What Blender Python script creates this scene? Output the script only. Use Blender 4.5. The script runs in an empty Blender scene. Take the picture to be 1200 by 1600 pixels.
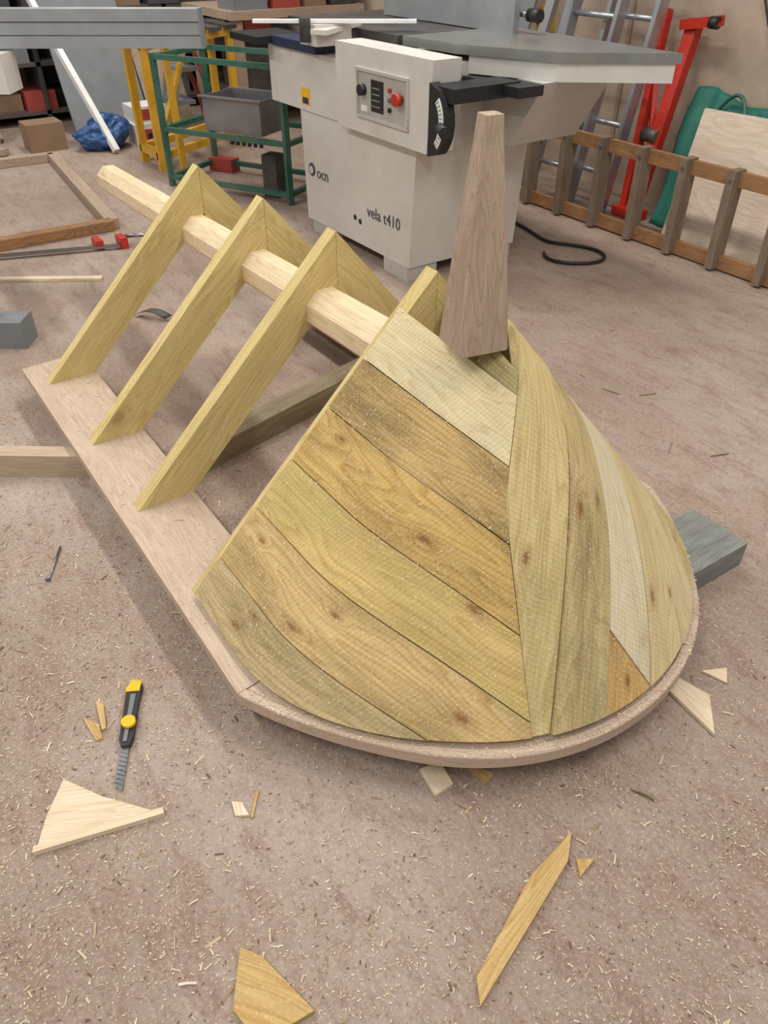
import bpy, math, random, bmesh
from mathutils import Vector, Matrix, noise
random.seed(7)
D=bpy.data; SC=bpy.context.scene
SC.view_settings.view_transform='Standard'
TH=math.radians(38); HC=1.5
R=Vector((.564,.826,0)); Hh=Vector((-.826,.564,0)); Z=Vector((0,0,1)); XA=Vector((1,0,0)); YA=Vector((0,1,0))
F=Hh*math.cos(TH)-Z*math.sin(TH); U=Hh*math.sin(TH)+Z*math.cos(TH)
cam=D.objects.new('camera',D.cameras.new('camera'))
SC.collection.objects.link(cam)
cam.matrix_world=Matrix(((R.x,U.x,-F.x,0),(R.y,U.y,-F.y,0),(0,U.z,-F.z,HC),(0,0,0,1)))
cam.data.lens=27; cam.data.sensor_width=36
SC.camera=cam

def lin(c):
    if isinstance(c,str): c=[int(c[i:i+2],16)/255 for i in (0,2,4)]
    return tuple((x/12.92 if x<=.04045 else ((x+.055)/1.055)**2.4) for x in c)+(1,)
# ================= materials
def newmat(name):
    m=D.materials.new(name); m.use_nodes=True; nt=m.node_tree
    return m,nt,nt.nodes['Principled BSDF']
def N(nt,t,**k):
    n=nt.nodes.new(t)
    for a,v in k.items():
        if a.startswith('_'): setattr(n,a[1:],v)
        else: n.inputs[a].default_value=v
    return n
def ramp(nt,fac,stops):
    r=nt.nodes.new('ShaderNodeValToRGB'); e=r.color_ramp.elements
    while len(e)<len(stops): e.new(.5)
    for i,(p,c) in enumerate(stops): e[i].position=p; e[i].color=c
    nt.links.new(fac,r.inputs[0]); return r.outputs[0]
def mix(nt,fac,a,b,mode='MIX'):
    m=nt.nodes.new('ShaderNodeMix'); m.data_type='RGBA'; m.blend_type=mode
    for i,v in ((0,fac),(6,a),(7,b)):
        if hasattr(v,'links'): nt.links.new(v,m.inputs[i])
        else: m.inputs[i].default_value=v
    return m.outputs[2]
def plain(name,c,rough=.5,metal=0,var=.06,dust=0):
    m,nt,b=newmat(name); c=lin(c)
    g=N(nt,'ShaderNodeNewGeometry')
    n=N(nt,'ShaderNodeTexNoise',Scale=9.0,Detail=5.0); nt.links.new(g.outputs['Position'],n.inputs['Vector'])
    col=ramp(nt,n.outputs[0],[(.3,tuple(x*(1-var*2) for x in c[:3])+(1,)),(.7,tuple(min(1,x*(1+var)) for x in c[:3])+(1,))])
    if dust:
        n2=N(nt,'ShaderNodeTexNoise',Scale=3.0,Detail=8.0,Roughness=.7); nt.links.new(g.outputs['Position'],n2.inputs['Vector'])
        s=ramp(nt,n2.outputs[0],[(.4,(0,0,0,1)),(.75,(dust,dust,dust,1))]); col=mix(nt,s,col,lin('b8a898'))
    nt.links.new(col,b.inputs['Base Color']); b.inputs['Roughness'].default_value=rough; b.inputs['Metallic'].default_value=metal
    return m
def wood(name,c1,c2,dark,rings=9.0,knots=.5,saw=0.0,stain=.35,rough=.75,fuzz=.0,green=None,kd=(3.0,7.5)):
    m,nt,b=newmat(name); L=nt.links
    a=N(nt,'ShaderNodeAttribute',_attribute_name='gc'); V=a.outputs['Vector']
    rt=N(nt,'ShaderNodeMapping',Rotation=(.5,.7,.9)); L.new(V,rt.inputs[0]); VR=rt.outputs[0]
    dn=N(nt,'ShaderNodeTexNoise',Scale=3.0,Detail=2.0); L.new(VR,dn.inputs['Vector'])
    dsc=N(nt,'ShaderNodeVectorMath',_operation='SCALE'); dsc.inputs['Scale'].default_value=.03; L.new(dn.outputs['Color'],dsc.inputs[0])
    add=N(nt,'ShaderNodeVectorMath',_operation='ADD'); L.new(V,add.inputs[0]); L.new(dsc.outputs[0],add.inputs[1]); VD=add.outputs[0]
    kv=None
    if knots:
        mp4=N(nt,'ShaderNodeMapping',Scale=(kd[0],kd[1],0)); L.new(VD,mp4.inputs[0])
        v=N(nt,'ShaderNodeTexVoronoi',Scale=1.0,_voronoi_dimensions='2D'); L.new(mp4.outputs[0],v.inputs['Vector'])
        sep=N(nt,'ShaderNodeSeparateColor'); L.new(v.outputs['Color'],sep.inputs[0])
        gt=N(nt,'ShaderNodeMath',_operation='GREATER_THAN'); gt.inputs[1].default_value=.6; L.new(sep.outputs[0],gt.inputs[0])
        sz=N(nt,'ShaderNodeMapRange'); sz.inputs[3].default_value=2.2; sz.inputs[4].default_value=.95; L.new(sep.outputs[1],sz.inputs[0])
        kk=N(nt,'ShaderNodeMath',_operation='MULTIPLY'); L.new(v.outputs['Distance'],kk.inputs[0]); L.new(sz.outputs[0],kk.inputs[1])
        k2=N(nt,'ShaderNodeMath',_operation='ADD'); L.new(kk.outputs[0],k2.inputs[0]); L.new(gt.outputs[0],k2.inputs[1]); kv=k2.outputs[0]
    mp=N(nt,'ShaderNodeMapping',Scale=(.9,rings*1.6,rings*1.6)); L.new(VD,mp.inputs[0])
    n1=N(nt,'ShaderNodeTexNoise',Scale=1.4,Detail=1.5,Roughness=.45,Distortion=.15); L.new(mp.outputs[0],n1.inputs['Vector'])
    mul=N(nt,'ShaderNodeMath',_operation='MULTIPLY'); mul.inputs[1].default_value=19.0; L.new(n1.outputs[0],mul.inputs[0])
    src=mul.outputs[0]
    if kv is not None:
        kr=N(nt,'ShaderNodeMapRange'); kr.inputs[1].default_value=0; kr.inputs[2].default_value=.32; kr.inputs[3].default_value=1.6; kr.inputs[4].default_value=0; L.new(kv,kr.inputs[0])
        ad=N(nt,'ShaderNodeMath',_operation='ADD'); L.new(src,ad.inputs[0]); L.new(kr.outputs[0],ad.inputs[1]); src=ad.outputs[0]
    fr=N(nt,'ShaderNodeMath',_operation='FRACT'); L.new(src,fr.inputs[0])
    rg=ramp(nt,fr.outputs[0],[(0.0,(0,0,0,1)),(.5,(.25,.25,.25,1)),(.88,(1,1,1,1)),(1.0,(0,0,0,1))])
    grain=mix(nt,rg,lin(c1),lin(c2))
    mp2=N(nt,'ShaderNodeMapping',Scale=(9,170,170),Rotation=(.6,.02,.03)); L.new(V,mp2.inputs[0])
    n2=N(nt,'ShaderNodeTexNoise',Scale=1.0,Detail=2.0); L.new(mp2.outputs[0],n2.inputs['Vector'])
    fib=ramp(nt,n2.outputs[0],[(.3,(.80,.80,.80,1)),(.7,(1.08,1.08,1.08,1))])
    col=mix(nt,.6,grain,fib,'MULTIPLY')
    n3=N(nt,'ShaderNodeTexNoise',Scale=1.0,Detail=6.0,Roughness=.65); mp3=N(nt,'ShaderNodeMapping',Scale=(3.0,15,15)); L.new(V,mp3.inputs[0]); L.new(mp3.outputs[0],n3.inputs['Vector'])
    st=ramp(nt,n3.outputs[0],[(.42,(0,0,0,1)),(.68,(stain,stain,stain,1))])
    col=mix(nt,st,col,lin(dark))
    if green:
        n5=N(nt,'ShaderNodeTexNoise',Scale=1.0,Detail=3.0); mp5=N(nt,'ShaderNodeMapping',Location=(4,2,1),Scale=(2.2,9,9)); L.new(V,mp5.inputs[0]); L.new(mp5.outputs[0],n5.inputs['Vector'])
        g=ramp(nt,n5.outputs[0],[(.45,(0,0,0,1)),(.65,(.45,.45,.45,1))]); col=mix(nt,g,col,lin(green))
    if knots:
        k=ramp(nt,kv,[(.03,(knots,)*3+(1,)),(.06,(knots*.75,)*3+(1,)),(.085,(knots*.35,)*3+(1,)),(.20,(0,0,0,1))])
        col=mix(nt,k,col,lin('7a4c20'))
    if saw:
        w=N(nt,'ShaderNodeTexWave',Scale=30.0,Distortion=4.0,Detail=3.0); w.inputs['Detail Scale'].default_value=.8
        mpw=N(nt,'ShaderNodeMapping',Rotation=(0,0,.35)); L.new(V,mpw.inputs[0]); L.new(mpw.outputs[0],w.inputs['Vector'])
        s=ramp(nt,w.outputs[0],[(.0,(1-saw,)*3+(1,)),(.6,(1,1,1,1))]); col=mix(nt,1.0,col,s,'MULTIPLY')
    if fuzz:
        n6=N(nt,'ShaderNodeTexNoise',Scale=190.0,Detail=4.0,Roughness=.75); L.new(VR,n6.inputs['Vector'])
        q=ramp(nt,n6.outputs[0],[(.54,(0,0,0,1)),(.72,(fuzz,)*3+(1,))]); col=mix(nt,q,col,lin('ecdfb8'))
    L.new(col,b.inputs['Base Color']); b.inputs['Roughness'].default_value=rough
    b.inputs['Specular IOR Level'].default_value=.25
    bp=N(nt,'ShaderNodeBump',Strength=.4,Distance=.002); L.new(n2.outputs[0],bp.inputs['Height']); L.new(bp.outputs[0],b.inputs['Normal'])
    return m
# ================= geometry helpers
def setgc(me,fn):
    o=Vector((random.uniform(0,40),random.uniform(0,40),random.uniform(0,40)))
    at=me.attributes.new('gc','FLOAT_VECTOR','POINT')
    for i,v in enumerate(me.vertices): at.data[i].vector=fn(v.co)+o
def link(name,me,parent=None,mats=()):
    ob=D.objects.new(name,me); SC.collection.objects.link(ob)
    for m in (mats if isinstance(mats,(list,tuple)) else [mats]): me.materials.append(m)
    if parent: ob.parent=parent
    return ob
def grp(name):
    e=D.objects.new(name,None); e.empty_display_size=.1; SC.collection.objects.link(e); return e
def fin(name,bm,parent,mat,gx=XA,gy=YA,bevel=0,smooth=False):
    if bevel:
        bmesh.ops.bevel(bm,geom=[e for e in bm.edges if len(e.link_faces)==2 and e.calc_face_angle(0)>.5],offset=bevel,segments=2,affect='EDGES',clamp_overlap=True)
    bmesh.ops.recalc_face_normals(bm,faces=bm.faces)
    me=D.meshes.new(name); bm.to_mesh(me); bm.free()
    gx=gx.normalized(); gy=(gy-gx*gy.dot(gx)).normalized(); gz=gx.cross(gy)
    setgc(me,lambda c:Vector((c.dot(gx),c.dot(gy)+c.dot(gz)*.37,c.dot(gz))))
    if smooth:
        for p in me.polygons: p.use_smooth=True
    return link(name,me,parent,mat)
def prism(name,parent,pts,ext,mat,gx=XA,gy=YA,bevel=0):
    bm=bmesh.new(); ext=Vector(ext)
    a=[bm.verts.new(Vector(p)) for p in pts]; b=[bm.verts.new(Vector(p)+ext) for p in pts]; n=len(a)
    bm.faces.new(a); bm.faces.new(b[::-1])
    for i in range(n): bm.faces.new((a[i],b[i],b[(i+1)%n],a[(i+1)%n]))
    return fin(name,bm,parent,mat,gx,gy,bevel)
def box(name,parent,lo,hi,mat,gx=XA,gy=YA,bevel=.002):
    x0,y0,z0=lo;x1,y1,z1=hi
    return prism(name,parent,[(x0,y0,z0),(x1,y0,z0),(x1,y1,z0),(x0,y1,z0)],(0,0,z1-z0),mat,gx,gy,bevel)
def beam(name,parent,p0,p1,w,h,mat,up=(0,0,1),bevel=.002,w1=None,h1=None):
    p0=Vector(p0);p1=Vector(p1);d=(p1-p0).normalized(); s=d.cross(Vector(up)).normalized(); u=s.cross(d)
    w1=w1 or w; h1=h1 or h
    bm=bmesh.new(); vs=[]
    for p,ww,hh in ((p0,w,h),(p1,w1,h1)):
        for a,b in ((-1,-1),(1,-1),(1,1),(-1,1)): vs.append(bm.verts.new(p+s*a*ww/2+u*b*hh/2))
    for q in ((0,1,2,3),(7,6,5,4),(0,4,5,1),(1,5,6,2),(2,6,7,3),(3,7,4,0)): bm.faces.new([vs[i] for i in q])
    return fin(name,bm,parent,mat,d,s,bevel)
def cyl(name,parent,p0,p1,r,mat,r1=None,n=20,bevel=0):
    p0=Vector(p0);p1=Vector(p1);d=(p1-p0).normalized(); up=Z if abs(d.z)<.9 else XA; s=d.cross(up).normalized();u=s.cross(d); r1=r if r1 is None else r1
    bm=bmesh.new(); rows=[[bm.verts.new(p+s*math.cos(2*math.pi*k/n)*q+u*math.sin(2*math.pi*k/n)*q) for k in range(n)] for p,q in ((p0,r),(p1,r1))]
    a,b=rows
    for k in range(n): bm.faces.new((a[k],a[(k+1)%n],b[(k+1)%n],b[k]))
    bm.faces.new(a[::-1]); bm.faces.new(b)
    ob=fin(name,bm,parent,mat,d,s,bevel)
    for p in ob.data.polygons: p.use_smooth=len(p.vertices)==4
    return ob
def tube(name,parent,pts,r,mat,cyclic=False,smooth=True):
    cu=D.curves.new(name,'CURVE'); cu.dimensions='3D'
    sp=cu.splines.new('NURBS' if smooth else 'POLY'); sp.points.add(len(pts)-1)
    for i,p in enumerate(pts): sp.points[i].co=(*p,1)
    if smooth: sp.order_u=4; sp.use_endpoint_u=not cyclic; sp.resolution_u=6
    sp.use_cyclic_u=cyclic; cu.bevel_depth=r; cu.bevel_resolution=3; cu.use_fill_caps=True
    tmp=D.objects.new('tmp',cu); SC.collection.objects.link(tmp)
    me=D.meshes.new_from_object(tmp.evaluated_get(bpy.context.evaluated_depsgraph_get()))
    D.objects.remove(tmp); me.name=name
    for p in me.polygons: p.use_smooth=len(p.vertices)<=4
    setgc(me,lambda c:c.copy())
    return link(name,me,parent,mat)
def text(name,parent,s,loc,size,mat,rot=(math.pi/2,0,0),ext=.0008):
    cu=D.curves.new(name,'FONT'); cu.body=s; cu.size=size; cu.extrude=ext; cu.align_x='CENTER'; cu.align_y='CENTER'
    tmp=D.objects.new('tmp',cu); SC.collection.objects.link(tmp)
    me=D.meshes.new_from_object(tmp.evaluated_get(bpy.context.evaluated_depsgraph_get()))
    D.objects.remove(tmp); me.name=name
    me.transform(Matrix.Translation(loc)@Matrix.Rotation(rot[2],4,'Z')@Matrix.Rotation(rot[1],4,'Y')@Matrix.Rotation(rot[0],4,'X'))
    return link(name,me,parent,mat)

W_RAF=wood('treated_pine_yellow','d8c286','c8ad6c','a58a4c',rings=6,knots=.5,stain=.3,saw=.05,fuzz=.35,kd=(2.2,9))
W_BASE=wood('oak_plank','c6b099','b69d87','9c8270',rings=12,knots=0,stain=.25,rough=.6,fuzz=.3)
W_POST=wood('oak_post','b8a18b','a58f79','8a7561',rings=9,knots=0,stain=.4,saw=.04)
W_POLE=wood('pale_pine','e8d3ae','dcbf94','c09a68',rings=7,knots=.3,stain=.15,kd=(1.6,8))
W_BEAR=wood('pale_bearer','c2ad92','b09a7e','8a7660',rings=9,knots=.2,stain=.4)
W_BEAR2=wood('old_bearer','9c8d72','897a5f','655741',rings=9,knots=.2,stain=.5)
W_GREY=wood('weathered_bearer','8d8f88','7c7e78','57554e',rings=9,knots=.2,stain=.5)
W_TREAD=wood('ladder_tread','8f7d6b','7d6c5c','5d4e42',rings=9,knots=0,stain=.5)
W_LAD=wood('varnished_ladder_wood','a9805a','8f6644','6a4a30',rings=9,knots=0,stain=.3,rough=.5)
W_PLY=wood('plywood','d3bfaa','c8b29c','b39b84',rings=2,knots=0,stain=.3)
W_SCR=wood('offcut_pale','e4d2b6','d4bc9a','c09c6a',rings=14,knots=0,stain=.3)
W_SCO=wood('offcut_yellow','cdae74','b99258','94703c',rings=7,knots=.3,stain=.5,fuzz=.4)

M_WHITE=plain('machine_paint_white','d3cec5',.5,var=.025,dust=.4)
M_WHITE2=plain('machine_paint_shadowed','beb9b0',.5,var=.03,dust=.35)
M_CAST=plain('cast_iron_table','8f8f8c',.35,.6,dust=.4)
M_ALU=plain('aluminium','b4b8bb',.35,.75)
M_ALU2=plain('aluminium_anodised_beam','9b9d9d',.45,.35)
M_BLACK=plain('black_plastic','1f1f20',.45)
M_DARK=plain('dark_steel','3b3a3a',.5,.3,dust=.3)
M_STEEL=plain('steel','9a9a98',.3,.9)
M_RED=plain('red_paint','c0301f',.4)
M_REDD=plain('dull_red','a8463a',.6)
M_YEL=plain('yellow_paint','d9a520',.45,dust=.2)
M_YELP=plain('yellow_plastic','f0b818',.35)
M_GREEN=plain('green_paint','1f5c4a',.45,dust=.2)
M_TARP=plain('green_tarpaulin','1f6b5b',.6)
M_BLUE=plain('blue_plastic','2b5284',.4)
M_NAVY=plain('navy_paint','2a3350',.45)
M_CARD=plain('cardboard','8f7358',.85)
M_PAPER=plain('white_print','e8e6e0',.6)
M_GREYP=plain('grey_panel','7d7f80',.6)
M_TEXT=plain('print_dark','4a4a50',.6)

# ================= room
m,nt,b=newmat('dusty_concrete'); L=nt.links
g=N(nt,'ShaderNodeNewGeometry'); P=g.outputs['Position']
n1=N(nt,'ShaderNodeTexNoise',Scale=1.0,Detail=8.0,Roughness=.65); L.new(P,n1.inputs['Vector'])
c=ramp(nt,n1.outputs[0],[(.3,lin('867060')),(.5,lin('9c8778')),(.7,lin('b1a093'))])
mps=N(nt,'ShaderNodeMapping',Rotation=(0,0,.9),Scale=(2.5,7,1)); L.new(P,mps.inputs[0])
n2=N(nt,'ShaderNodeTexNoise',Scale=2.2,Detail=10.0,Roughness=.75,Distortion=.3); L.new(mps.outputs[0],n2.inputs['Vector'])
s=ramp(nt,n2.outputs[0],[(.49,(0,0,0,1)),(.66,(.62,.62,.62,1))]); c=mix(nt,s,c,lin('7d584a'))
n3=N(nt,'ShaderNodeTexNoise',Scale=110.0,Detail=8.0,Roughness=.8); L.new(P,n3.inputs['Vector'])
s=ramp(nt,n3.outputs[0],[(.50,(0,0,0,1)),(.66,(.62,.62,.62,1))]); c=mix(nt,s,c,lin('c8b8a2'))
n4=N(nt,'ShaderNodeTexNoise',Scale=45.0,Detail=8.0,Roughness=.85); L.new(P,n4.inputs['Vector'])
s=ramp(nt,n4.outputs[0],[(.34,(.6,.6,.6,1)),(.48,(0,0,0,1))]); c=mix(nt,s,c,lin('674f3e'))
L.new(c,b.inputs['Base Color']); b.inputs['Roughness'].default_value=.85
bp=N(nt,'ShaderNodeBump',Strength=.5,Distance=.004); L.new(n3.outputs[0],bp.inputs['Height']); L.new(bp.outputs[0],b.inputs['Normal'])
box('floor',None,(-9,-4,-.1),(4,4.5,0),m,bevel=0)
M_WALL=plain('plywood_lined_wall','b5a18d',.8,var=.08)
M_WALLB=plain('back_wall_paint','7c7268',.85,var=.1)
box('wall_right',None,(-9,4.4,0),(4,4.5,3.6),M_WALL,bevel=0)
box('wall_back',None,(-8.6,-4,0),(-8.5,4.4,3.6),M_WALLB,bevel=0)
for i,x in enumerate((-6.2,-4.98,-3.76,-2.54,-1.32)):
    box('trim_%d'%(i+1),None,(x,4.388,0),(x+.03,4.4,3.4),plain('batten_%d'%i,'a08a74',.8),bevel=0)

# ================= timber turret roof
T=grp('timber_turret_roof')
CX,CY=-1.176,1.045; ZB=.12; ZA=.832
prism('base_plank_near',T,[(-2.975,.352,.085),(-1.0975,.352,.085),(-1.1245,.58,.085),(-2.99,.58,.085)],(0,0,.035),W_BASE,bevel=.002)
prism('base_plank_far',T,[(-2.975,1.738,.085),(-1.0975,1.738,.085),(-1.1245,1.51,.085),(-2.975,1.51,.085)],(0,0,.035),W_BASE,bevel=.002)
def sm(t): t=max(0,min(1,t)); return t*t*(3-2*t)
def outer(al):
    t=max(0,(abs(al)-46)/37.4); return .622+.076*t*t
def ring(name,r0,r1,z0,z1,mat):
    bm=bmesh.new(); rows=[]; n=90
    for i in range(n+1):
        al=-83.4+166.8*i/n; a=math.radians(al); k=outer(al)
        rows.append([bm.verts.new((CX+math.cos(a)*r,CY+math.sin(a)*r,z)) for r,z in ((r0(k),z0),(r1(k),z0),(r1(k),z1-.003),(r1(k)-.003,z1),(r0(k),z1))])
    for i in range(n):
        for j in range(5): bm.faces.new((rows[i][j],rows[i+1][j],rows[i+1][(j+1)%5],rows[i][(j+1)%5]))
    bm.faces.new(rows[0]); bm.faces.new(rows[-1][::-1])
    bmesh.ops.recalc_face_normals(bm,faces=bm.faces)
    me=D.meshes.new(name); bm.to_mesh(me); bm.free()
    setgc(me,lambda c:Vector((math.atan2(c.y-CY,c.x-CX)*.6,math.hypot(c.y-CY,c.x-CX),c.z)))
    return link(name,me,T,mat)
ring('base_arc_outer',lambda k:k-.022,lambda k:k,.085,.12,W_BASE)
ring('base_arc_inner',lambda k:k-.20,lambda k:k-.0245,.085,.117,W_BASE)
def rafter(i,x1,za,sh,yo=.64,dx=.045):
    for s,nm in ((-1,'near'),(1,'far')):
        yr=CY+sh; yf=CY+s*yo; run=abs(yf-yr)
        tn=(za-.12)/run; dv=.118*math.sqrt(1+tn*tn); zi=za-dv
        yi=yr+s*(zi-.12)/tn
        yr2=yr+s*.0007
        prism('rafter_%s_%d'%(nm,i),T,[(x1-dx,yf,.12),(x1-dx,yr2,za),(x1-dx,yr2,zi),(x1-dx,yi,.12)],(dx,0,0),W_RAF,gx=Vector((0,-s*1.0,tn)),gy=XA,bevel=.0015)
rafter(1,-2.79,.785,.055); rafter(2,-2.29,.79,.058); rafter(3,-1.864,.80,.065); rafter(4,-1.425,.818,.085,yo=.645)
def octo(name,p0,p1,r0,r1,mat,rot=0,n=8,tip=0,capr=.5):
    p0=Vector(p0);p1=Vector(p1);d=(p1-p0).normalized(); s=d.cross(Z).normalized();u=s.cross(d)
    bm=bmesh.new(); st=[(p0-d*tip,r0*capr)] if tip else []
    st+=[(p0,r0),(p1,r1)]; rows=[]
    for p,r in st: rows.append([bm.verts.new(p+s*math.cos(rot+2*math.pi*k/n)*r+u*math.sin(rot+2*math.pi*k/n)*r) for k in range(n)])
    for a,b in zip(rows,rows[1:]):
        for k in range(n): bm.faces.new((a[k],a[(k+1)%n],b[(k+1)%n],b[k]))
    bm.faces.new(rows[0][::-1]); bm.faces.new(rows[-1])
    return fin(name,bm,T,mat,d,s,.001)
octo('ridge_pole',(-3.80,CY+.02,.53),(-1.30,CY+.02,.60),.062,.068,W_POLE,rot=math.pi/8,tip=.05,capr=.45)
PX,PY=CX-.004,CY-.002
bm=bmesh.new(); rows=[]; base=math.radians(-57)
for z,r,c in ((.752,.079,.95),(.98,.055,.95),(1.16,.030,.95),(1.209,.0255,.95)):
    row=[]
    for k in range(4):
        for d in (-.07,.07):
            a=base+k*math.pi/2+d; row.append(bm.verts.new((PX+math.cos(a)*r*c*1.03,PY+math.sin(a)*r*c*1.03,z)))
    rows.append(row)
for a,b in zip(rows,rows[1:]):
    for k in range(8): bm.faces.new((a[k],a[(k+1)%8],b[(k+1)%8],b[k]))
bm.faces.new(rows[0][::-1]); bm.faces.new(rows[-1])
fin('finial_post',bm,T,W_POST,Z,Vector((1,.3,0)),.001)
# ---- cone cladding boards, cut flat then wrapped
LL=.925; PSI=1.95; XF=.262
g_=(math.sin(PSI),-math.cos(PSI)); k_=(math.cos(PSI),math.sin(PSI))
def Rb(ph):
    d=abs(math.degrees(ph)-90); return .585+.053*sm((d-34)/56)
def umap(x,y,off):
    if x<=0 and y<=0:
        rd=-YA; h=-x; bx=Vector((CX-h,CY-Rb(0),ZB)); ap=Vector((CX-h,CY+.03+.055*h/XF,ZA-.012*h/XF)); t=-y
    else:
        ps=math.atan2(x,-y)
        if ps<0: ps+=2*math.pi
        t=math.hypot(x,y)
        if ps<=PSI:
            ph=ps/PSI*math.pi; rd=Vector((math.sin(ph),-math.cos(ph),0)); ap=Vector((CX,CY+.03*max(0,1-ph/2.2)**2+.03*max(0,1-(math.pi-ph)/1.0)**2,ZA)); bx=Vector((CX,CY,ZB))+rd*Rb(ph)
        else:
            h=x*k_[0]+y*k_[1]; t=x*g_[0]+y*g_[1]; rd=YA; ap=Vector((CX-h,CY+.03+.055*h/XF,ZA-.012*h/XF)); bx=Vector((CX-h,CY+Rb(math.pi),ZB))
    n=(rd*(ZA-ZB)+Z*.6).normalized()
    return ap+(bx-ap)*(t/LL)+n*off
ps=math.radians(41.2); sx,sy=math.sin(ps),-math.cos(ps); snx,sny=math.cos(ps),math.sin(ps)
A0=Vector((.42*sx,.42*sy)); B0=Vector((.150,-.075)); dd=(B0-A0).normalized(); un=(dd.y,-dd.x); uc=un[0]*A0.x+un[1]*A0.y
if un[0]<0: un=(-un[0],-un[1]); uc=-uc
def lmap(x,y,off):
    """planks of the near face span fairly straight from end rafter to hip"""
    y=min(y,-.02)
    if y>A0.y: xs=(uc-un[1]*y)/un[0]
    elif -y<LL*math.cos(ps): xs=-y*math.tan(ps)
    else: xs=math.sqrt(max(1e-6,LL*LL-y*y))
    s=min(1,max(0,(x+XF)/(xs+XF))); w=max(0,min(1,(-y-.15)/.72))
    ch=umap(-XF,y,off).lerp(umap(xs,y,off),s)
    return ch.lerp(umap(x,y,off),w)
def board(name,planes,mat,thick=.019,off=0.0,gdir=(1,0),rad=None,mp=umap):
    rad=rad or LL-.004-random.uniform(0,.006)
    bm=bmesh.new(); bmesh.ops.create_grid(bm,x_segments=1,y_segments=1,size=1.6)
    pl=list(planes)+[(-1,0,XF),(0,-1,rad)]
    for i in range(1,40):
        a=PSI*i/39; pl.append((math.sin(a),-math.cos(a),rad))
    if max(p[0] for p in planes)>5: pl.append((k_[0],k_[1],XF)); pl.remove((-1,0,XF))
    for nx,ny,c in pl:
        l=math.hypot(nx,ny); nx/=l;ny/=l;c/=l
        geom=bm.verts[:]+bm.edges[:]+bm.faces[:]
        if not geom: break
        bmesh.ops.bisect_plane(bm,geom=geom,plane_co=(nx*c,ny*c,0),plane_no=(nx,ny,0),clear_outer=True)
    if not bm.faces: bm.free(); return
    st=.03
    for ax in (0,1):
        for i in range(-60,60):
            no=(1,0,0) if ax==0 else (0,1,0); co=tuple(st*i*v+.0007*v for v in no)
            bmesh.ops.bisect_plane(bm,geom=bm.verts[:]+bm.edges[:]+bm.faces[:],plane_co=co,plane_no=no)
    bm.verts.index_update(); bm.verts.ensure_lookup_table()
    V2=[v.co.copy() for v in bm.verts]; FC=[[v.index for v in fc.verts] for fc in bm.faces]
    BE=[]
    for e in bm.edges:
        if len(e.link_faces)==1:
            l=e.link_loops[0]; BE.append((l.vert.index,l.link_loop_next.vert.index))
    bm.free(); n=len(V2); wob=random.uniform(-.0022,.0022); tilt=random.uniform(-.014,.014); cy_=sum(v.y for v in V2)/n
    vs=[mp(v.x,v.y,off+thick+wob+tilt*(v.y-cy_)) for v in V2]+[mp(v.x,v.y,off) for v in V2]
    fs=[c for c in FC]+[[i+n for i in c[::-1]] for c in FC]+[[b_,a_,a_+n,b_+n] for a_,b_ in BE]
    me=D.meshes.new(name); me.from_pydata(vs,[],fs); me.validate()
    for p in me.polygons: p.use_smooth=True
    me.set_sharp_from_angle(angle=math.radians(35))
    o=Vector((random.uniform(0,40),random.uniform(0,40),random.uniform(0,40)))
    at=me.attributes.new('gc','FLOAT_VECTOR','POINT'); gx=Vector((*gdir,0)).normalized(); gy=Vector((-gx.y,gx.x,0))
    for i in range(2*n):
        v=V2[i%n]; at.data[i].vector=Vector((v.dot(gx),v.dot(gy),0 if i<n else thick))+o
    link(name,me,T,mat)
def clad(i,c1,c2,dk,**k):
    kw=dict(rings=5,knots=.8,saw=.11,stain=.65,fuzz=.5); kw.update(k)
    return wood('cladding_board_%d'%i,c1,c2,dk,**kw)
G=.0012
ys=[.112,.25,.385,.53,.667,.812,.95]
mats=[clad(1,'dccca2','cdb88c','b09458',stain=.25,knots=.25,fuzz=.6),clad(2,'c4a56a','a98952','6f5834',stain=.85),clad(3,'ccaa66','b38c4c','7c6438',stain=.65),
      clad(4,'d3b674','bf9d5c','8d7440',stain=.5,green='aaa25e'),clad(5,'cfb178','b8945c','7f6a40',stain=.6),clad(6,'c5ad7e','ad9469','7a673e',stain=.75)]
for i in range(6):
    cl=[(snx,sny,-.001)]
    if i==0: cl=[(un[0],un[1],uc-.001)]
    if i==1:
        p1=Vector((.385*math.tan(ps),-.385)); t=(-.25-A0.y)/dd.y; p2=A0+dd*t; d2=(p2-p1).normalized(); nn=(d2.y,-d2.x)
        if nn[0]<0: nn=(-nn[0],-nn[1])
        cl=[(nn[0],nn[1],nn[0]*p1.x+nn[1]*p1.y)]
    board('cladding_left_%d'%(i+1),[(0,1,-ys[i]-G),(0,-1,ys[i+1]-G)]+cl,mats[i],gdir=(1,random.uniform(-.02,.02)),mp=lmap)
board('cladding_left_cap',[(.15,1,-.045),(0,-1,.112-G),(-1,0,-.03),(un[0],un[1],uc-.001)],clad(18,'b3a26e','958556','655a38',stain=.6),gdir=(1,0),mp=lmap)
mx,my=.88,.475; ex,ey=.475,-.88
ns=[.02,.243,.362,.485,.61,.735,.90]
rm=[clad(11,'d2bd86','bfa66e','94824c',stain=.5),clad(12,'c9b17c','b29a68','786842',stain=.7,green='92906a'),clad(13,'dbcdac','ccba96','b0a07c',stain=.35,knots=.3),
    clad(14,'d6c394','c6b07e','a88e58',stain=.5),clad(15,'d8c69a','c6b184','a08858',stain=.5),clad(16,'d2be8a','c0aa72','968050',stain=.5)]
def ex6(c): return (7*c[0],7*c[1],7*c[2])
sl=[(-snx,-sny,-.001),(-un[0],-un[1],-uc-.001),(-g_[0],-g_[1],-.02)]
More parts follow.
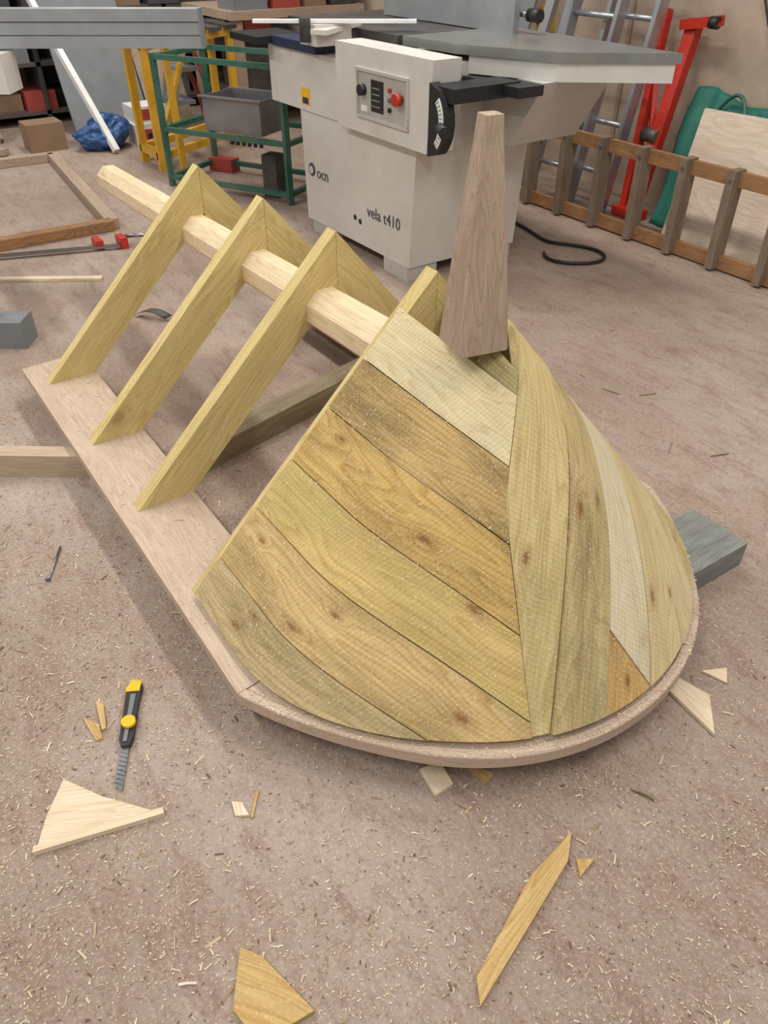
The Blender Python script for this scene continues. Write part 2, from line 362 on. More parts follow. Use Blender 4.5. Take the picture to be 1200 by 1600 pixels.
board('cladding_right_1',[ex6((mx,my,ns[1]-G))]+sl,rm[0],thick=.022,gdir=(ex,ey))
tl=Vector((.485-.362,.78-.66)).normalized(); tn=(tl.y,-tl.x)
q=(tn[0]*mx+tn[1]*ex,tn[0]*my+tn[1]*ey); c0=tn[0]*.362+tn[1]*.66
for j in range(1,6):
    pl=[ex6((mx,my,ns[j+1]-G)),(-mx,-my,-ns[j]-G)]+sl
    if j==2:
        board('cladding_right_3',pl+[(-q[0],-q[1],-c0-G)] ,rm[2],thick=.022,gdir=(ex,ey))
        board('cladding_right_wedge',pl+[(q[0],q[1],c0-G)],clad(17,'c9a468','b38c52','8a6c38',stain=.5),thick=.021,gdir=(ex,ey))
    else: board('cladding_right_%d'%(j+1),pl,rm[j],thick=.022,gdir=(ex,ey))

beam('timber_bearer',None,(-2.99,-.55,.0425),(-2.265,.47,.0425),.06,.085,W_BEAR,bevel=.004)
beam('timber_bearer',None,(-2.12,.60,.0425),(-2.40,1.72,.0425),.085,.085,W_BEAR2,bevel=.004)
beam('timber_bearer',None,(-.90,.80,.0425),(-.89,1.80,.0425),.19,.080,W_GREY,bevel=.004)

# ================= planer thicknesser
M=grp('planer_thicknesser')
FY=2.27
prism('cabinet_lower',M,[(-4.12,FY,.07),(-3.10,FY,.07),(-3.06,FY,.645),(-4.14,FY,.645)],(0,.70,0),M_WHITE,bevel=.008)
for i,(x,y) in enumerate(((-4.08,FY+.01),(-3.32,FY-.005),(-4.08,FY+.5),(-3.32,FY+.5))):
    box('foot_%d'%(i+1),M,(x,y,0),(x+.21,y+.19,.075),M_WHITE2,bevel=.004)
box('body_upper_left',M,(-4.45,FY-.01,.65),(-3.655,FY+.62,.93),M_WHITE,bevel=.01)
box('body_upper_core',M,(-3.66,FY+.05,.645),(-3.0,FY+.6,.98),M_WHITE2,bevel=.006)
prism('control_box',M,[(-3.65,FY-.06,.655),(-2.905,FY-.06,.655),(-2.875,FY-.06,1.02),(-3.65,FY-.06,1.02)],(0,.15,0),M_WHITE,bevel=.014)
fy=FY-.06
x0,x1,z0,z1=-3.46,-3.04,.725,.935
for i,(a,b_) in enumerate((((x0,fy-.012,z0),(x1,fy+.01,z0+.014)),((x0,fy-.012,z1-.014),(x1,fy+.01,z1)),((x0,fy-.0115,z0+.015),(x0+.014,fy+.009,z1-.015)),((x1-.014,fy-.0115,z0+.015),(x1,fy+.009,z1-.015)))):
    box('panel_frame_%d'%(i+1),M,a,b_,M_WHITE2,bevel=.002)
box('control_panel',M,(x0+.014,fy-.004,z0+.014),(x1-.014,fy+.004,z1-.014),plain('panel_face','b0aba2',.4),bevel=0)
cyl('selector_knob',M,(-3.40,fy-.03,.845),(-3.40,fy,.845),.024,M_BLACK,n=24)
box('display_label',M,(-3.335,fy-.007,.765),(-3.235,fy-.003,.895),M_BLACK,bevel=0)
for i in range(4): box('display_line_%d'%i,M,(-3.325,fy-.0085,.785+i*.025),(-3.262,fy-.0065,.790+i*.025),M_GREYP,bevel=0)
cyl('emergency_stop',M,(-3.10,fy-.04,.845),(-3.10,fy-.015,.845),.026,M_RED,n=24)
cyl('emergency_stop_neck',M,(-3.10,fy-.02,.845),(-3.10,fy,.845),.017,M_BLACK)
for i in range(3): cyl('push_button_%d'%i,M,(-3.18,fy-.014,.79+i*.04),(-3.18,fy,.79+i*.04),.010,[M_BLACK,M_GREEN,M_RED][i])
box('panel_sticker',M,(-3.42,fy-.006,.755),(-3.37,fy-.003,.78),M_PAPER,bevel=0)
box('warning_label',M,(-4.10,FY-.012,.68),(-4.01,FY-.009,.76),M_YELP,bevel=0)
box('warning_label_text',M,(-4.085,FY-.014,.685),(-4.025,FY-.011,.715),M_NAVY,bevel=0)
text('maker_text',M,'ocn',(-3.93,FY-.002,.345),.085,M_TEXT)
cyl('maker_mark',M,(-4.045,FY-.003,.352),(-4.045,FY+.002,.352),.035,M_TEXT,n=24)
cyl('maker_mark_inner',M,(-4.05,FY-.004,.350),(-4.05,FY+.001,.350),.020,M_WHITE,n=24)
text('type_text',M,'vela t410',(-3.33,FY-.002,.262),.082,M_TEXT)
for i,x in enumerate((-3.60,-3.55)): cyl('cabinet_plug_%d'%i,M,(x,FY-.003,.20-.01*i),(x,FY+.01,.20-.01*i),.014,M_BLACK)
def quad(name,pts,z0,z1,mat,bv=.004): return prism(name,M,[(x,y,z0) for x,y in pts],(0,0,z1-z0),mat,bevel=bv)
quad('outfeed_table_top',[(-3.42,2.44),(-3.05,2.46),(-2.60,2.66),(-2.30,3.05),(-3.42,3.10)],1.008,1.045,M_CAST)
quad('outfeed_table_apron',[(-3.0,2.50),(-2.61,2.672),(-2.32,3.04),(-3.0,3.05)],.935,1.007,M_WHITE)
box('infeed_table_top',M,(-4.55,2.45,1.0),(-3.47,3.12,1.04),M_DARK,bevel=.004)
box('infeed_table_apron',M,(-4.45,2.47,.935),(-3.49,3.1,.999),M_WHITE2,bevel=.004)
box('infeed_bracket',M,(-4.36,2.24,.93),(-3.90,2.47,.975),M_NAVY,bevel=.006)
box('infeed_extension',M,(-4.70,2.15,.935),(-4.37,2.45,.97),M_BLACK,bevel=.004)
cyl('cutter_block',M,(-3.445,2.6,.995),(-3.445,3.0,.995),.040,M_STEEL)
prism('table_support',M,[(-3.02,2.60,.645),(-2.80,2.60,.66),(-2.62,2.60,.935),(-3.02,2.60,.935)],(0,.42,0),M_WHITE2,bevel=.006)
box('table_slide_rail',M,(-2.99,2.46,.89),(-2.62,2.60,.93),M_BLACK,bevel=.004)
box('fence_plate',M,(-4.25,2.90,1.045),(-3.17,2.935,1.24),M_ALU2,bevel=.004)
box('fence_carrier',M,(-3.9,2.94,1.045),(-3.5,3.09,1.10),M_DARK,bevel=.004)
cyl('fence_knob',M,(-3.14,2.97,1.12),(-3.07,2.97,1.12),.028,M_BLACK)
cyl('fence_rod',M,(-3.5,2.97,1.12),(-3.08,2.97,1.12),.012,M_STEEL)
beam('guard_arm',M,(-3.98,1.95,1.085),(-3.53,2.60,1.085),.045,.014,M_PAPER)
box('guard_bracket',M,(-3.90,2.16,.985),(-3.74,2.36,1.075),M_WHITE,bevel=.008)
box('guard_clamp',M,(-3.83,2.12,1.0),(-3.79,2.16,1.10),M_DARK)
beam('guard_slide',M,(-3.70,2.15,1.05),(-3.86,2.45,1.06),.09,.02,M_WHITE)
SXc=-2.89; pts=[]
for i in range(9):
    a=math.radians(-50+100*i/8); pts.append((SXc+.15*math.cos(a),2.18,.80+.16*math.sin(a)))
prism('depth_scale_plate',M,[(SXc+.03,2.18,.66)]+pts+[(SXc+.03,2.18,.945)],(0,.05,0),M_BLACK,bevel=.002)
pa=[];pb=[]
for i in range(9):
    a=math.radians(-42+84*i/8); pa.append((SXc+.135*math.cos(a),2.176,.80+.145*math.sin(a))); pb.append((SXc+.107*math.cos(a),2.176,.80+.115*math.sin(a)))
prism('depth_scale',M,pa+pb[::-1],(0,.006,0),M_PAPER)
for i in range(12):
    a=math.radians(-38+76*i/11); c,s_=math.cos(a),math.sin(a)
    beam('scale_tick_%d'%i,M,(SXc+.112*c,2.1745,.80+.12*s_),(SXc+.13*c,2.1745,.80+.14*s_),.002,.002,M_BLACK,up=(0,1,0),bevel=0)
box('depth_bracket',M,(-2.87,2.2,.88),(-2.72,2.56,.935),M_BLACK,bevel=.006)
cyl('lever_rod',M,(-2.80,2.20,.80),(-2.70,2.13,.80),.011,M_STEEL)
cyl('lever_grip',M,(-2.74,2.15,.80),(-2.65,2.105,.795),.018,M_BLACK,r1=.024)
tube('power_cable',None,[(-3.0,3.12,.012),(-2.9,3.03,.012),(-2.74,3.17,.012),(-2.72,3.33,.012),(-2.85,3.42,.012),(-3.02,3.34,.012),(-3.12,3.25,.012),(-3.25,3.30,.012),(-3.6,3.38,.012),(-4.4,3.45,.012)],.009,M_BLACK)

# ================= ladder on its edge
Ld=grp('wooden_ladder'); LY=3.72
for nm,z in (('bottom',.045),('top',.455)):
    box('rail_'+nm,Ld,(-3.85,LY-.012,z-.035),(-1.1,LY+.020,z+.035),W_LAD)
for i in range(10):
    x=-3.74+i*.285
    box('tread_%d'%(i+1),Ld,(x-.045,LY-.055,.012),(x+.0,LY+.03,.50),W_TREAD,gx=Z,bevel=.003)
    cyl('tie_bolt_%d'%(i+1),Ld,(x-.022,LY-.062,.455),(x-.022,LY-.055,.455),.008,M_STEEL)

# ================= leaning stuff on right wall
for k,(xa,xb,dy) in enumerate(((-3.92,-3.56,0.0),(-3.70,-3.36,.09))):
    A=grp('aluminium_ladder')
    for nm,x in (('left',xa),('right',xb)):
        beam('stile_'+nm,A,(x,3.86+dy,.02),(x+.12,4.20+dy*.9,2.3),.028,.075,M_ALU,up=(0,1,0))
    for i in range(8):
        z=.22+.27*i; t=z/2.3
        cyl('rung_%d'%(i+1),A,(xa+.12*t,3.86+dy+.34*t,z),(xb+.12*t,3.86+dy+.34*t,z),.016,M_ALU)
beam('aluminium_profile',None,(-4.12,3.95,0.01),(-3.90,4.30,1.9),.05,.09,M_ALU,up=(0,1,0))
beam('aluminium_bar',None,(-4.32,3.95,0.01),(-4.14,4.30,1.7),.07,.04,M_ALU2,up=(0,1,0))
beam('grey_board',None,(-4.62,4.05,0.01),(-4.47,4.33,1.5),.16,.02,M_GREYP,up=(0,1,0))
RS=grp('red_panel_jack')
beam('mast_outer',RS,(-3.17,4.02,.02),(-3.20,4.30,1.03),.075,.06,M_RED,up=(0,1,0))
beam('mast_inner',RS,(-3.27,4.06,.02),(-3.42,4.31,1.06),.045,.05,M_RED,up=(0,1,0))
beam('arm',RS,(-3.26,4.26,1.0),(-3.0,4.24,1.04),.05,.05,M_RED)
cyl('arm_end',RS,(-3.05,4.22,1.03),(-3.0,4.22,1.03),.030,M_BLACK)
beam('foot_bar',RS,(-3.30,4.03,.03),(-3.10,4.03,.03),.10,.05,M_RED)
cyl('winch_drum',RS,(-3.28,4.14,.45),(-3.16,4.12,.45),.04,M_DARK)
beam('brace',RS,(-3.20,4.12,.35),(-3.36,4.24,.75),.03,.03,M_RED)
bm=bmesh.new(); rows=[]; nx_,nz_=24,24
for j in range(nz_+1):
    t=j/nz_; row=[]
    for i in range(nx_+1):
        s_=i/nx_; x=-3.04+.60*s_-.08*t+(.02*math.sin(7*t)*(1-s_))
        y=4.03+.30*t+.008*math.sin(s_*23+t*4)+.006*math.sin(s_*41-t*7)
        zz=(.70-.06*s_+.02*math.sin(s_*8))*t+.006
        row.append(bm.verts.new((x,y,zz)))
    rows.append(row)
for a,b in zip(rows,rows[1:]):
    for i in range(nx_): bm.faces.new((a[i],a[i+1],b[i+1],b[i]))
ob=fin('green_tarpaulin',bm,None,M_TARP,smooth=True); md=ob.modifiers.new('s','SOLIDIFY'); md.thickness=.006
tube('tarpaulin_strap',ob,[(-2.92,4.26,.60),(-2.86,4.28,.70),(-2.78,4.27,.73),(-2.72,4.24,.66),(-2.70,4.22,.58)],.010,M_GREEN)
prism('plywood_sheet',None,[(-2.80,3.84,.01),(-1.2,3.84,.01),(-1.25,4.17,.66),(-2.93,4.17,.63)],(0,.012,.006),W_PLY,gx=XA,gy=Z)
prism('wood_batten',None,[(-2.62,4.34,.60),(-2.58,4.34,.60),(-2.50,4.37,.95),(-2.55,4.37,.95)],(0,.012,0),W_LAD,gx=Z)
tube('wall_cable',None,[(-3.0,4.385,1.4),(-2.8,4.385,1.0),(-2.72,4.38,.85),(-2.6,4.38,.9),(-2.5,4.385,1.3)],.006,M_BLACK)
SW=grp('wall_stop_switch')
box('switch_plate',SW,(-4.52,4.35,.86),(-4.40,4.399,1.0),M_YELP,bevel=.006)
cyl('switch_button',SW,(-4.46,4.31,.93),(-4.46,4.35,.93),.036,M_RED)

# ================= left background
Fr=grp('wooden_window_frame')
c=[(-4.80,.10),(-4.78,1.30),(-6.62,1.46),(-6.66,.10)]
for i in range(4):
    a=Vector((*c[i],.03)); b_=Vector((*c[(i+1)%4],.03)); 
    beam('frame_bar_%d'%(i+1),Fr,a,b_,.075,.055,W_LAD if i==0 else W_POST)
Cl=grp('bar_clamp')
beam('bar',Cl,(-4.70,.40,.02),(-4.42,1.22,.02),.03,.012,M_STEEL)
box('fixed_jaw',Cl,(-4.50,1.22,.0),(-4.40,1.26,.06),M_RED,bevel=.006); box('sliding_jaw',Cl,(-4.56,1.10,.0),(-4.46,1.14,.05),M_RED,bevel=.006)
cyl('screw',Cl,(-4.47,1.25,.05),(-4.40,1.42,.05),.010,M_STEEL); cyl('handle',Cl,(-4.40,1.36,.05),(-4.37,1.44,.05),.015,M_RED)
beam('timber_strip',None,(-4.36,.45,.008),(-4.02,.98,.008),.04,.014,W_SCR)
Gb=grp('green_workbench_frame')
o=Vector((-5.46,1.95,0)); dx_=Vector((.88,.476,0)); dy_=Vector((-.476,.88,0)); l_,w_=.97,.5
for i,(a,b_) in enumerate(((0,0),(1,0),(0,1),(1,1))):
    p=o+dx_*l_*a+dy_*w_*b_; beam('leg_%d'%(i+1),Gb,p,p+Z*.80,.035,.035,M_GREEN,up=(1,0,0))
for z in (.06,.36,.78):
    for a in (0,1):
        beam('rail_long',Gb,o+dy_*w_*a+Z*z,o+dx_*l_+dy_*w_*a+Z*z,.03,.03,M_GREEN)
        beam('rail_short',Gb,o+dx_*l_*a+Z*z,o+dx_*l_*a+dy_*w_+Z*z,.03,.03,M_GREEN)
tc=o+dx_*.55+dy_*.18
def rbox(name,parent,cen,a,b_,z0,z1,mat,bv=.003):
    pts=[cen-dx_*a/2-dy_*b_/2,cen+dx_*a/2-dy_*b_/2,cen+dx_*a/2+dy_*b_/2,cen-dx_*a/2+dy_*b_/2]
    return prism(name,parent,[(p.x,p.y,z0) for p in pts],(0,0,z1-z0),mat,dx_,dy_,bv)
M_TRAY=plain('dull_zinc','77777a',.45,.4,dust=.4)
Tr=grp('metal_tray')
rbox('tray_bottom',Tr,tc,.44,.30,.378,.386,M_TRAY)
for s_ in (-1,1):
    rbox('tray_side',Tr,tc+dy_*.15*s_,.44,.008,.38,.58,M_TRAY); rbox('tray_end',Tr,tc+dx_*.22*s_,.008,.30,.38,.58,M_TRAY)
    rbox('tray_rim',Tr,tc+dy_*.16*s_,.48,.022,.575,.585,M_TRAY)
rbox('perforated_steel_block',None,tc+dx_*.22+dy_*(-.05),.11,.11,0,.26,M_DARK)
for i in range(6): rbox('shelf_slot_rail',Gb,tc+dx_*(.0+.045*i)-dy_*.175,.016,.02,.32,.36,M_BLACK,0)
rbox('brick',None,Vector((-5.62,2.42,0)),.20,.10,.0,.09,M_REDD)
Yb=grp('yellow_workbench'); q0=Vector((-5.86,2.04,0)); q1=q0+dy_*.95; q2=q0-XA*.36; q3=q1-XA*.36
for p in (q0,q1,q2,q3): beam('leg',Yb,p,p+Z*.80,.05,.05,M_YEL,up=(1,0,0))
for z in (.10,.79):
    for a,b_ in ((q0,q1),(q2,q3),(q0,q2),(q1,q3)): beam('rail',Yb,a+Z*z,b_+Z*z,.05,.05,M_YEL)
for i in range(6):
    t=i/5; a=q0+(q1-q0)*(.02+.96*t); beam('slat_%d'%i,Yb,a+Z*.825+XA*.08,a-XA*.44+Z*.825,.10,.025,M_DARK)
beam('brace',Yb,q0+Z*.15,q0+(q1-q0)*.45+Z*.76,.03,.03,M_YEL)
beam('front_leg',Yb,q0+dx_*.20,q0+dx_*.18+Z*.80,.04,.04,M_YEL,up=(1,0,0)); beam('front_bar',Yb,q0-dx_*.05+Z*.815,q0+dx_*.26+Z*.815,.05,.05,M_YEL)
St=grp('folding_step_stool')
for a in (-.14,.14):
    beam('front_leg',St,(-7.05+a,2.55,0),(-7.05+a,2.75,.75),.03,.03,M_ALU,up=(1,0,0)); beam('rear_leg',St,(-7.05+a,3.0,0),(-7.05+a,2.78,.75),.03,.03,M_REDD,up=(1,0,0))
for z in (.22,.46,.72): box('tread',St,(-7.21,2.55+.2*z/.75,z),(-6.89,2.72+.2*z/.75,z+.03),M_GREYP)
box('cardboard_box',None,(-7.15,1.38,0),(-6.92,1.66,.20),M_CARD)
bx=grp('paint_carton')
box('carton',bx,(-7.0,2.16,0),(-6.72,2.46,.15),M_PAPER); box('carton_band',bx,(-6.722,2.18,.03),(-6.715,2.44,.11),M_REDD,bevel=0); box('carton_upper',bx,(-7.0,2.18,.15),(-6.75,2.46,.27),M_PAPER); box('carton_upper_band',bx,(-6.752,2.20,.17),(-6.745,2.44,.25),M_REDD,bevel=0); box('carton_lower_label',bx,(-6.7195,2.26,.04),(-6.713,2.36,.08),M_BLACK,bevel=0)
bm=bmesh.new(); bmesh.ops.create_icosphere(bm,subdivisions=5,radius=1)
for v in bm.verts:
    n_=v.co.copy(); k=1+.30*noise.noise(n_*1.4+Vector((5,1,2)))+.10*(1-abs(noise.noise(n_*3.0))*3)
    v.co=Vector((-6.80+n_.x*.15*k,1.92+n_.y*.20*k,max(.003,.09+n_.z*(.13+.05*n_.y)*k)))
fin('blue_plastic_bag',bm,None,M_BLUE,smooth=True)
beam('aluminium_tube',None,(-6.55,1.93,.02),(-7.6,1.72,1.15),.045,.045,M_PAPER)
prism('grey_panel',None,[(-7.3,1.85,.02),(-7.3,2.5,.02),(-7.75,2.5,1.05),(-7.75,1.85,1.05)],(-.02,0,-.01),M_GREYP)
prism('plywood_offcut',None,[(-7.3,2.52,.02),(-7.3,2.9,.02),(-7.7,2.9,.8),(-7.7,2.52,.8)],(-.02,0,-.01),W_POST)
Sh=grp('storage_shelf')
for z in (.08,.45,.82,1.2): box('shelf_board',Sh,(-8.45,-.6,z),(-7.95,4.2,z+.03),plain('shelf_%d'%int(z*100),'5c5048',.8),gx=YA,gy=XA)
for y in (-.6,.6,1.8,3.0,4.15): box('upright',Sh,(-8.45,y,0),(-7.95,y+.04,1.6),M_DARK)
cols=[M_REDD,M_CARD,M_GREYP,M_CARD,M_DARK,M_CARD,M_DARK,M_TEXT,W_POST,M_BLACK]
for z in (.11,.48,.85,1.23):
    y=-.5
    while y<4.0:
        w_=random.uniform(.12,.4); h_=random.uniform(.12,.30); 
        if random.random()<.85: box('stored_box',Sh,(-8.35,y,z),(-7.97+random.uniform(-.1,.03),y+w_,z+h_),random.choice(cols),bevel=.004)
        y+=w_+random.uniform(.01,.08)
Wb=grp('timber_workbench')
box('bench_top',Wb,(-7.6,3.05,.82),(-6.6,4.3,.88),W_POST,gx=YA,gy=XA)
for x in (-7.55,-6.72):
    for y in (3.08,4.2): box('bench_leg',Wb,(x,y,0),(x+.08,y+.08,.82),W_POST,gx=Z)
box('bench_shelf',Wb,(-7.55,3.1,.25),(-6.68,4.26,.28),M_DARK)
for i,(y,w_,h_,mt) in enumerate(((3.1,.3,.16,M_GREYP),(3.45,.25,.22,M_REDD),(3.75,.2,.14,M_CARD),(4.0,.25,.25,M_DARK))): box('tool_case_%d'%i,Wb,(-6.95,y,.88),(-6.65,y+w_,.88+h_),mt,bevel=.01); box('case_handle_%d'%i,Wb,(-6.85,y+.05,.88+h_),(-6.75,y+w_-.05,.905+h_),M_BLACK,bevel=.006)
for i,(y,w_,mt) in enumerate(((3.2,.4,M_DARK),(3.7,.45,M_BLACK))): box('crate_%d'%i,Wb,(-7.2,y,.28),(-6.75,y+w_,.6),mt,bevel=.01)
for i in range(8):
    y=.05+i*.17+random.uniform(-.05,.05)
    beam('timber_plank',None,(-7.42+random.uniform(-.1,.05),y,.015),(-7.80,y+random.uniform(-.15,.15),random.uniform(.7,1.3)),.08+.05*random.random(),.02,random.choice([W_POST,W_LAD,W_BEAR2]),up=(0,1,.3))
for i in range(5):
    y=.1+.24*i; beam('timber_offcut',None,(-7.2+random.uniform(-.1,.1),y,.03),(-7.0+random.uniform(-.1,.1),y+random.uniform(.12,.2),.03),.07,.045,random.choice([W_POST,W_BEAR2,W_LAD]))

# ================= panel saw at left
S=grp('panel_saw')
r_=R; e=Vector((-3.70,1.56,0)); l0=e-r_*2.2
for nm,z,h_,w_ in (('fence_extrusion_low',1.052,.046,.08),('fence_extrusion_mid',1.102,.046,.07),('fence_extrusion_top',1.152,.046,.08)):
    beam(nm,S,l0+Z*z,e+Z*z,w_,h_,M_ALU2,bevel=.004)
beam('fence_groove_strip',S,l0+Z*1.127,e+Z*1.127,.074,.004,M_DARK,bevel=0)
beam('fence_groove_strip_low',S,l0+Z*1.077,e+Z*1.077,.074,.004,M_DARK,bevel=0)
beam('end_cap',S,e+Z*1.102,e+r_*.008+Z*1.102,.082,.150,M_GREYP)
col=e-r_*1.28-Hh*.08
cyl('column',S,col,col+Z*1.03,.055,M_WHITE2)
beam('head_block',S,col-r_*.2+Z*.945,col+r_*.44+Z*.945,.16,.15,M_WHITE,bevel=.02)
fb=Vector((-3.49,.455,0))
beam('foot_block',S,fb-r_*.16+Z*.06,fb+r_*.04+Z*.06,.13,.12,M_GREYP,bevel=.006)
cyl('height_screw',S,fb-r_*.085+Z*.12,fb-r_*.085+Z*.36,.014,M_DARK)
beam('outrigger_arm',S,fb-r_*.06+Z*.42,Vector((col.x,col.y,0))-r_*.1+Z*.42,.08,.12,M_WHITE,bevel=.008)

# ================= small things on the floor
def scrap(name,pts,mat,t=.012,z=.001,g=None):
    p=[Vector((*q_,z)) for q_ in pts]; g=g or (p[1]-p[0])
    return prism(name,None,p,(0,0,t),mat,gx=g,gy=Z.cross(g),bevel=.001)
scrap('wood_offcut',[(-1.187,-.035),(-1.12,-.09),(-1.06,-.125),(-1.045,-.05),(-1.00,.085),(-1.01,.095),(-1.10,.02)],W_SCR,.010,g=Vector((.5,1,0)))
scrap('wood_offcut',[(-1.065,-.13),(-1.052,-.135),(-.985,.115),(-1.0,.118)],W_SCR,.014,g=Vector((.3,1,0)))
scrap('wood_offcut',[(-.475,.79),(-.435,.74),(-.335,.43),(-.375,.455),(-.455,.66)],W_SCO,.012,g=Vector((.1,-.33,0)))
scrap('wood_offcut',[(-.655,.13),(-.62,.155),(-.49,.19),(-.50,.09),(-.57,.075)],W_SCO,.014)
scrap('wood_offcut',[(-.60,1.25),(-.46,1.235),(-.54,1.32),(-.62,1.30)],W_SCR,.010)
scrap('wood_offcut',[(-.60,1.37),(-.54,1.39),(-.57,1.43)],W_SCR,.006)
scrap('wood_offcut',[(-.77,.62),(-.70,.61),(-.70,.66),(-.76,.67)],W_SCR,.010)
scrap('wood_offcut',[(-.73,.71),(-.66,.72),(-.67,.75)],W_SCO,.010)
scrap('wood_offcut',[(-.935,.245),(-.90,.237),(-.885,.262),(-.92,.262)],W_SCR,.006)
scrap('wood_offcut',[(-.93,.30),(-.88,.262),(-.877,.266),(-.925,.305)],W_SCO,.004)
scrap('wood_offcut',[(-1.36,.09),(-1.27,.075),(-1.27,.085),(-1.34,.103)],W_SCO,.006)
scrap('wood_offcut',[(-1.33,.05),(-1.25,.055),(-1.25,.07),(-1.29,.075)],W_SCO,.004)
scrap('wood_offcut',[(-.43,.76),(-.40,.74),(-.41,.79)],W_SCO,.006)
K=grp('utility_knife'); a=Vector((-1.345,.185,0)); b_=Vector((-1.185,.10,0)); d=(b_-a).normalized(); s_=Z.cross(d)
def kp(u,v,z): return a+d*u+s_*v+Z*z
prism('body',K,[kp(0,-.013,.002),kp(.02,-.019,.002),(kp(.16,-.014,.002)),kp(.175,-.008,.002),kp(.175,.010,.002),kp(.15,.016,.002),kp(.06,.014,.002),kp(.0,.017,.002)],(0,0,.016),M_BLACK,bevel=.004)
prism('end_cap',K,[kp(-.012,-.008,.002),kp(.012,-.0195,.002),kp(.022,-.019,.002),kp(.022,.013,.002),kp(-.008,.014,.002)],(0,0,.019),M_YELP,bevel=.004)
prism('slide_channel',K,[kp(.03,-.006,.0175),kp(.165,-.004,.0175),kp(.165,.004,.0175),kp(.03,.006,.0175)],(0,0,.003),M_STEEL,bevel=.001)
cyl('lock_wheel',K,kp(.115,.002,.018),kp(.115,.002,.029),.016,M_YELP,n=24,bevel=.002)
prism('grip_strip',K,[kp(.03,-.0185,.006),kp(.10,-.0175,.006),kp(.10,-.013,.019),kp(.03,-.014,.019)],(0,0,.002),M_YELP)
prism('blade',K,[kp(.17,-.009,.008),kp(.262,-.009,.006),kp(.285,.009,.004),kp(.17,.009,.008)],(0,0,.0012),M_STEEL)
for i in range(8):
    u=.185+.011*i; beam('blade_score_%d'%i,K,kp(u,-.009,.0089),kp(u+.006,.009,.0087),.0008,.0008,M_DARK,bevel=0)
NL=grp('nail'); cyl('shank',NL,(-1.985,.185,.006),(-1.86,.115,.004),.0035,M_STEEL); cyl('head',NL,(-1.86,.115,.006),(-1.857,.1135,.006),.008,M_STEEL)
bm=bmesh.new(); rows=[]
for i in range(9):
    t=i/8; a_=2.4*t; rows.append([bm.verts.new((-3.48+.14*t,.95+.10*t+.02*j,.008+.03*math.sin(a_*1.2)+.004*j)) for j in (0,1,2)])
for a,b in zip(rows,rows[1:]):
    for j in range(2): bm.faces.new((a[j],a[j+1],b[j+1],b[j]))
ob=fin('curled_metal_strip',bm,None,M_DARK,smooth=True); md=ob.modifiers.new('s','SOLIDIFY'); md.thickness=.002
for i,(x,y,a_) in enumerate(((-1.75,2.25,.3),(-1.63,2.33,1.2),(-1.3,2.1,2.1),(-1.2,2.2,1.2))):
    scrap('wood_splinter',[(x,y),(x+.07*math.cos(a_),y+.07*math.sin(a_)),(x+.07*math.cos(a_)-.004,y+.07*math.sin(a_)+.005),(x-.004,y+.005)],W_BEAR2,.004)
tube('bark_sliver',None,[(-.475,.975,.005),(-.45,.99,.010),(-.43,.995,.005)],.005,W_BEAR2)

# ================= shavings (one mesh)
ms=[plain('shaving_%d'%i,c,.85,var=.1) for i,c in enumerate(('cfbc9c','c0a88a','ddd0b8','a08560','6d5240'))]
VV=[];FF=[];MI=[]
def chip(p,nrm,L_,W_,mi,curl):
    a=random.uniform(0,2*math.pi); t=nrm.orthogonal().normalized(); t=Matrix.Rotation(a,3,nrm)@t; s_=nrm.cross(t)
    k=len(VV); n=3; tilt=random.uniform(0,.3)
    for i in range(n):
        u=(i/(n-1)-.5); zz=.0012+curl*L_*(.25-u*u)+tilt*L_*(u+.5)*.5
        for v in (-.5,.5): VV.append(p+t*u*L_+s_*(v*W_+curl*.3*W_*u)+nrm*zz)
    for i in range(n-1):
        FF.append((k+2*i,k+2*i+1,k+2*i+3,k+2*i+2)); MI.append(mi)
def rsz():
    r=random.random()
    if r<.93: return random.uniform(.002,.007),random.uniform(.001,.0028)
    if r<.995: return random.uniform(.007,.016),random.uniform(.0015,.0035)
    return random.uniform(.016,.035),random.uniform(.002,.005)
def rm_(): return random.choices(range(5),(34,28,12,18,10))[0]
cl_=[(random.uniform(-1.8,.1),random.uniform(-.5,1.3),random.uniform(.05,.25)) for _ in range(80)]
n=0
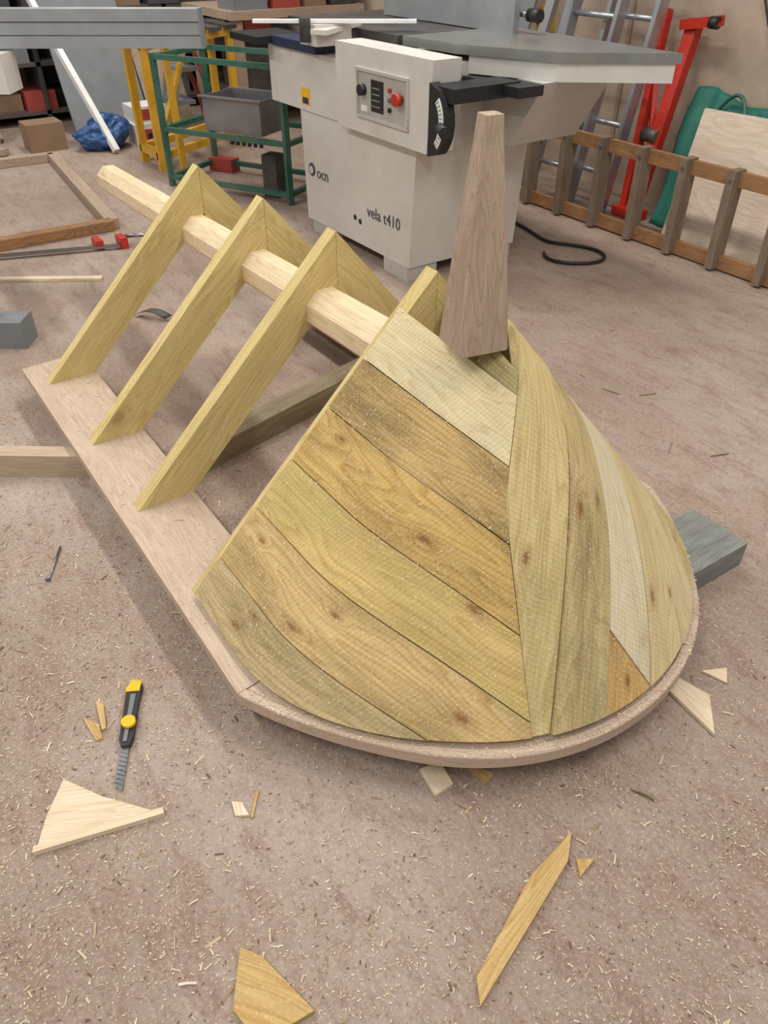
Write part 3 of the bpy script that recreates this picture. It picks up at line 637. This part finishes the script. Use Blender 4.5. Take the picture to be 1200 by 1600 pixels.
while n<34000:
    r=random.random()
    if r<.42: x,y=random.uniform(-2.2,.1),random.uniform(-.6,1.6)
    elif r<.74:
        c_=random.choice(cl_); x,y=random.gauss(c_[0],c_[2]),random.gauss(c_[1],c_[2])
    elif r<.88: x,y=random.uniform(-3.2,-1.0),random.uniform(-.3,.5)
    else: x,y=random.uniform(-3.2,-.2),random.uniform(-.2,3.4)
    if x<-3 and y>2.2: continue
    l,w_=rsz(); chip(Vector((x,y,0)),Z,l,w_,rm_(),random.uniform(0,.5)); n+=1
for _ in range(600):
    x,y=random.uniform(-2.95,-1.15),random.uniform(.36,.575); l,w_=rsz(); chip(Vector((x,y,.1205)),Z,l*.8,w_,random.choice((0,1,2)),random.uniform(0,.4))
for _ in range(1100):
    al=math.radians(random.uniform(-82,60)); k=outer(math.degrees(al)); r=k-random.random()**1.5*.05; l,w_=rsz()
    chip(Vector((CX+math.cos(al)*r,CY+math.sin(al)*r,.1205)),Z,l*.7,w_,random.choice((0,1,2)),random.uniform(0,.4))
for _ in range(1600):
    x,y=random.uniform(-.25,.75),-random.uniform(.12,.90)
    if math.hypot(max(x,0),y)>.9: continue
    mp=lmap if (snx*x+sny*y<0) else umap
    p=mp(x,y,.0235); p1=mp(x+.01,y,.0235); p2=mp(x,y-.01,.0235); nn=(p1-p).cross(p2-p).normalized()
    if nn.z<0: nn=-nn
    l,w_=rsz(); chip(p,nn,min(l,.008)*.8,w_*.7,random.choice((0,2,0)),random.uniform(0,.3))
me=D.meshes.new('wood_shavings'); me.from_pydata(VV,[],FF)
for p,mi in zip(me.polygons,MI): p.material_index=mi
link('wood_shavings',me,None,ms)

# ================= light
w=D.worlds.new('world'); SC.world=w; w.use_nodes=True
w.node_tree.nodes['Background'].inputs[0].default_value=(.95,.97,1,1); w.node_tree.nodes['Background'].inputs[1].default_value=.52
def area(x,y,z,sx,sy,e):
    l=D.lights.new('fluorescent_tube','AREA'); l.shape='RECTANGLE'; l.size=sx; l.size_y=sy; l.energy=e; l.color=(1,.985,.955)
    o=D.objects.new('fluorescent_tube_light',l); o.location=(x,y,z); SC.collection.objects.link(o)
for x in (-6.5,-3.2,0):
    for y in (-1,2.2): area(x,y,3.4,1.8,.3,54)
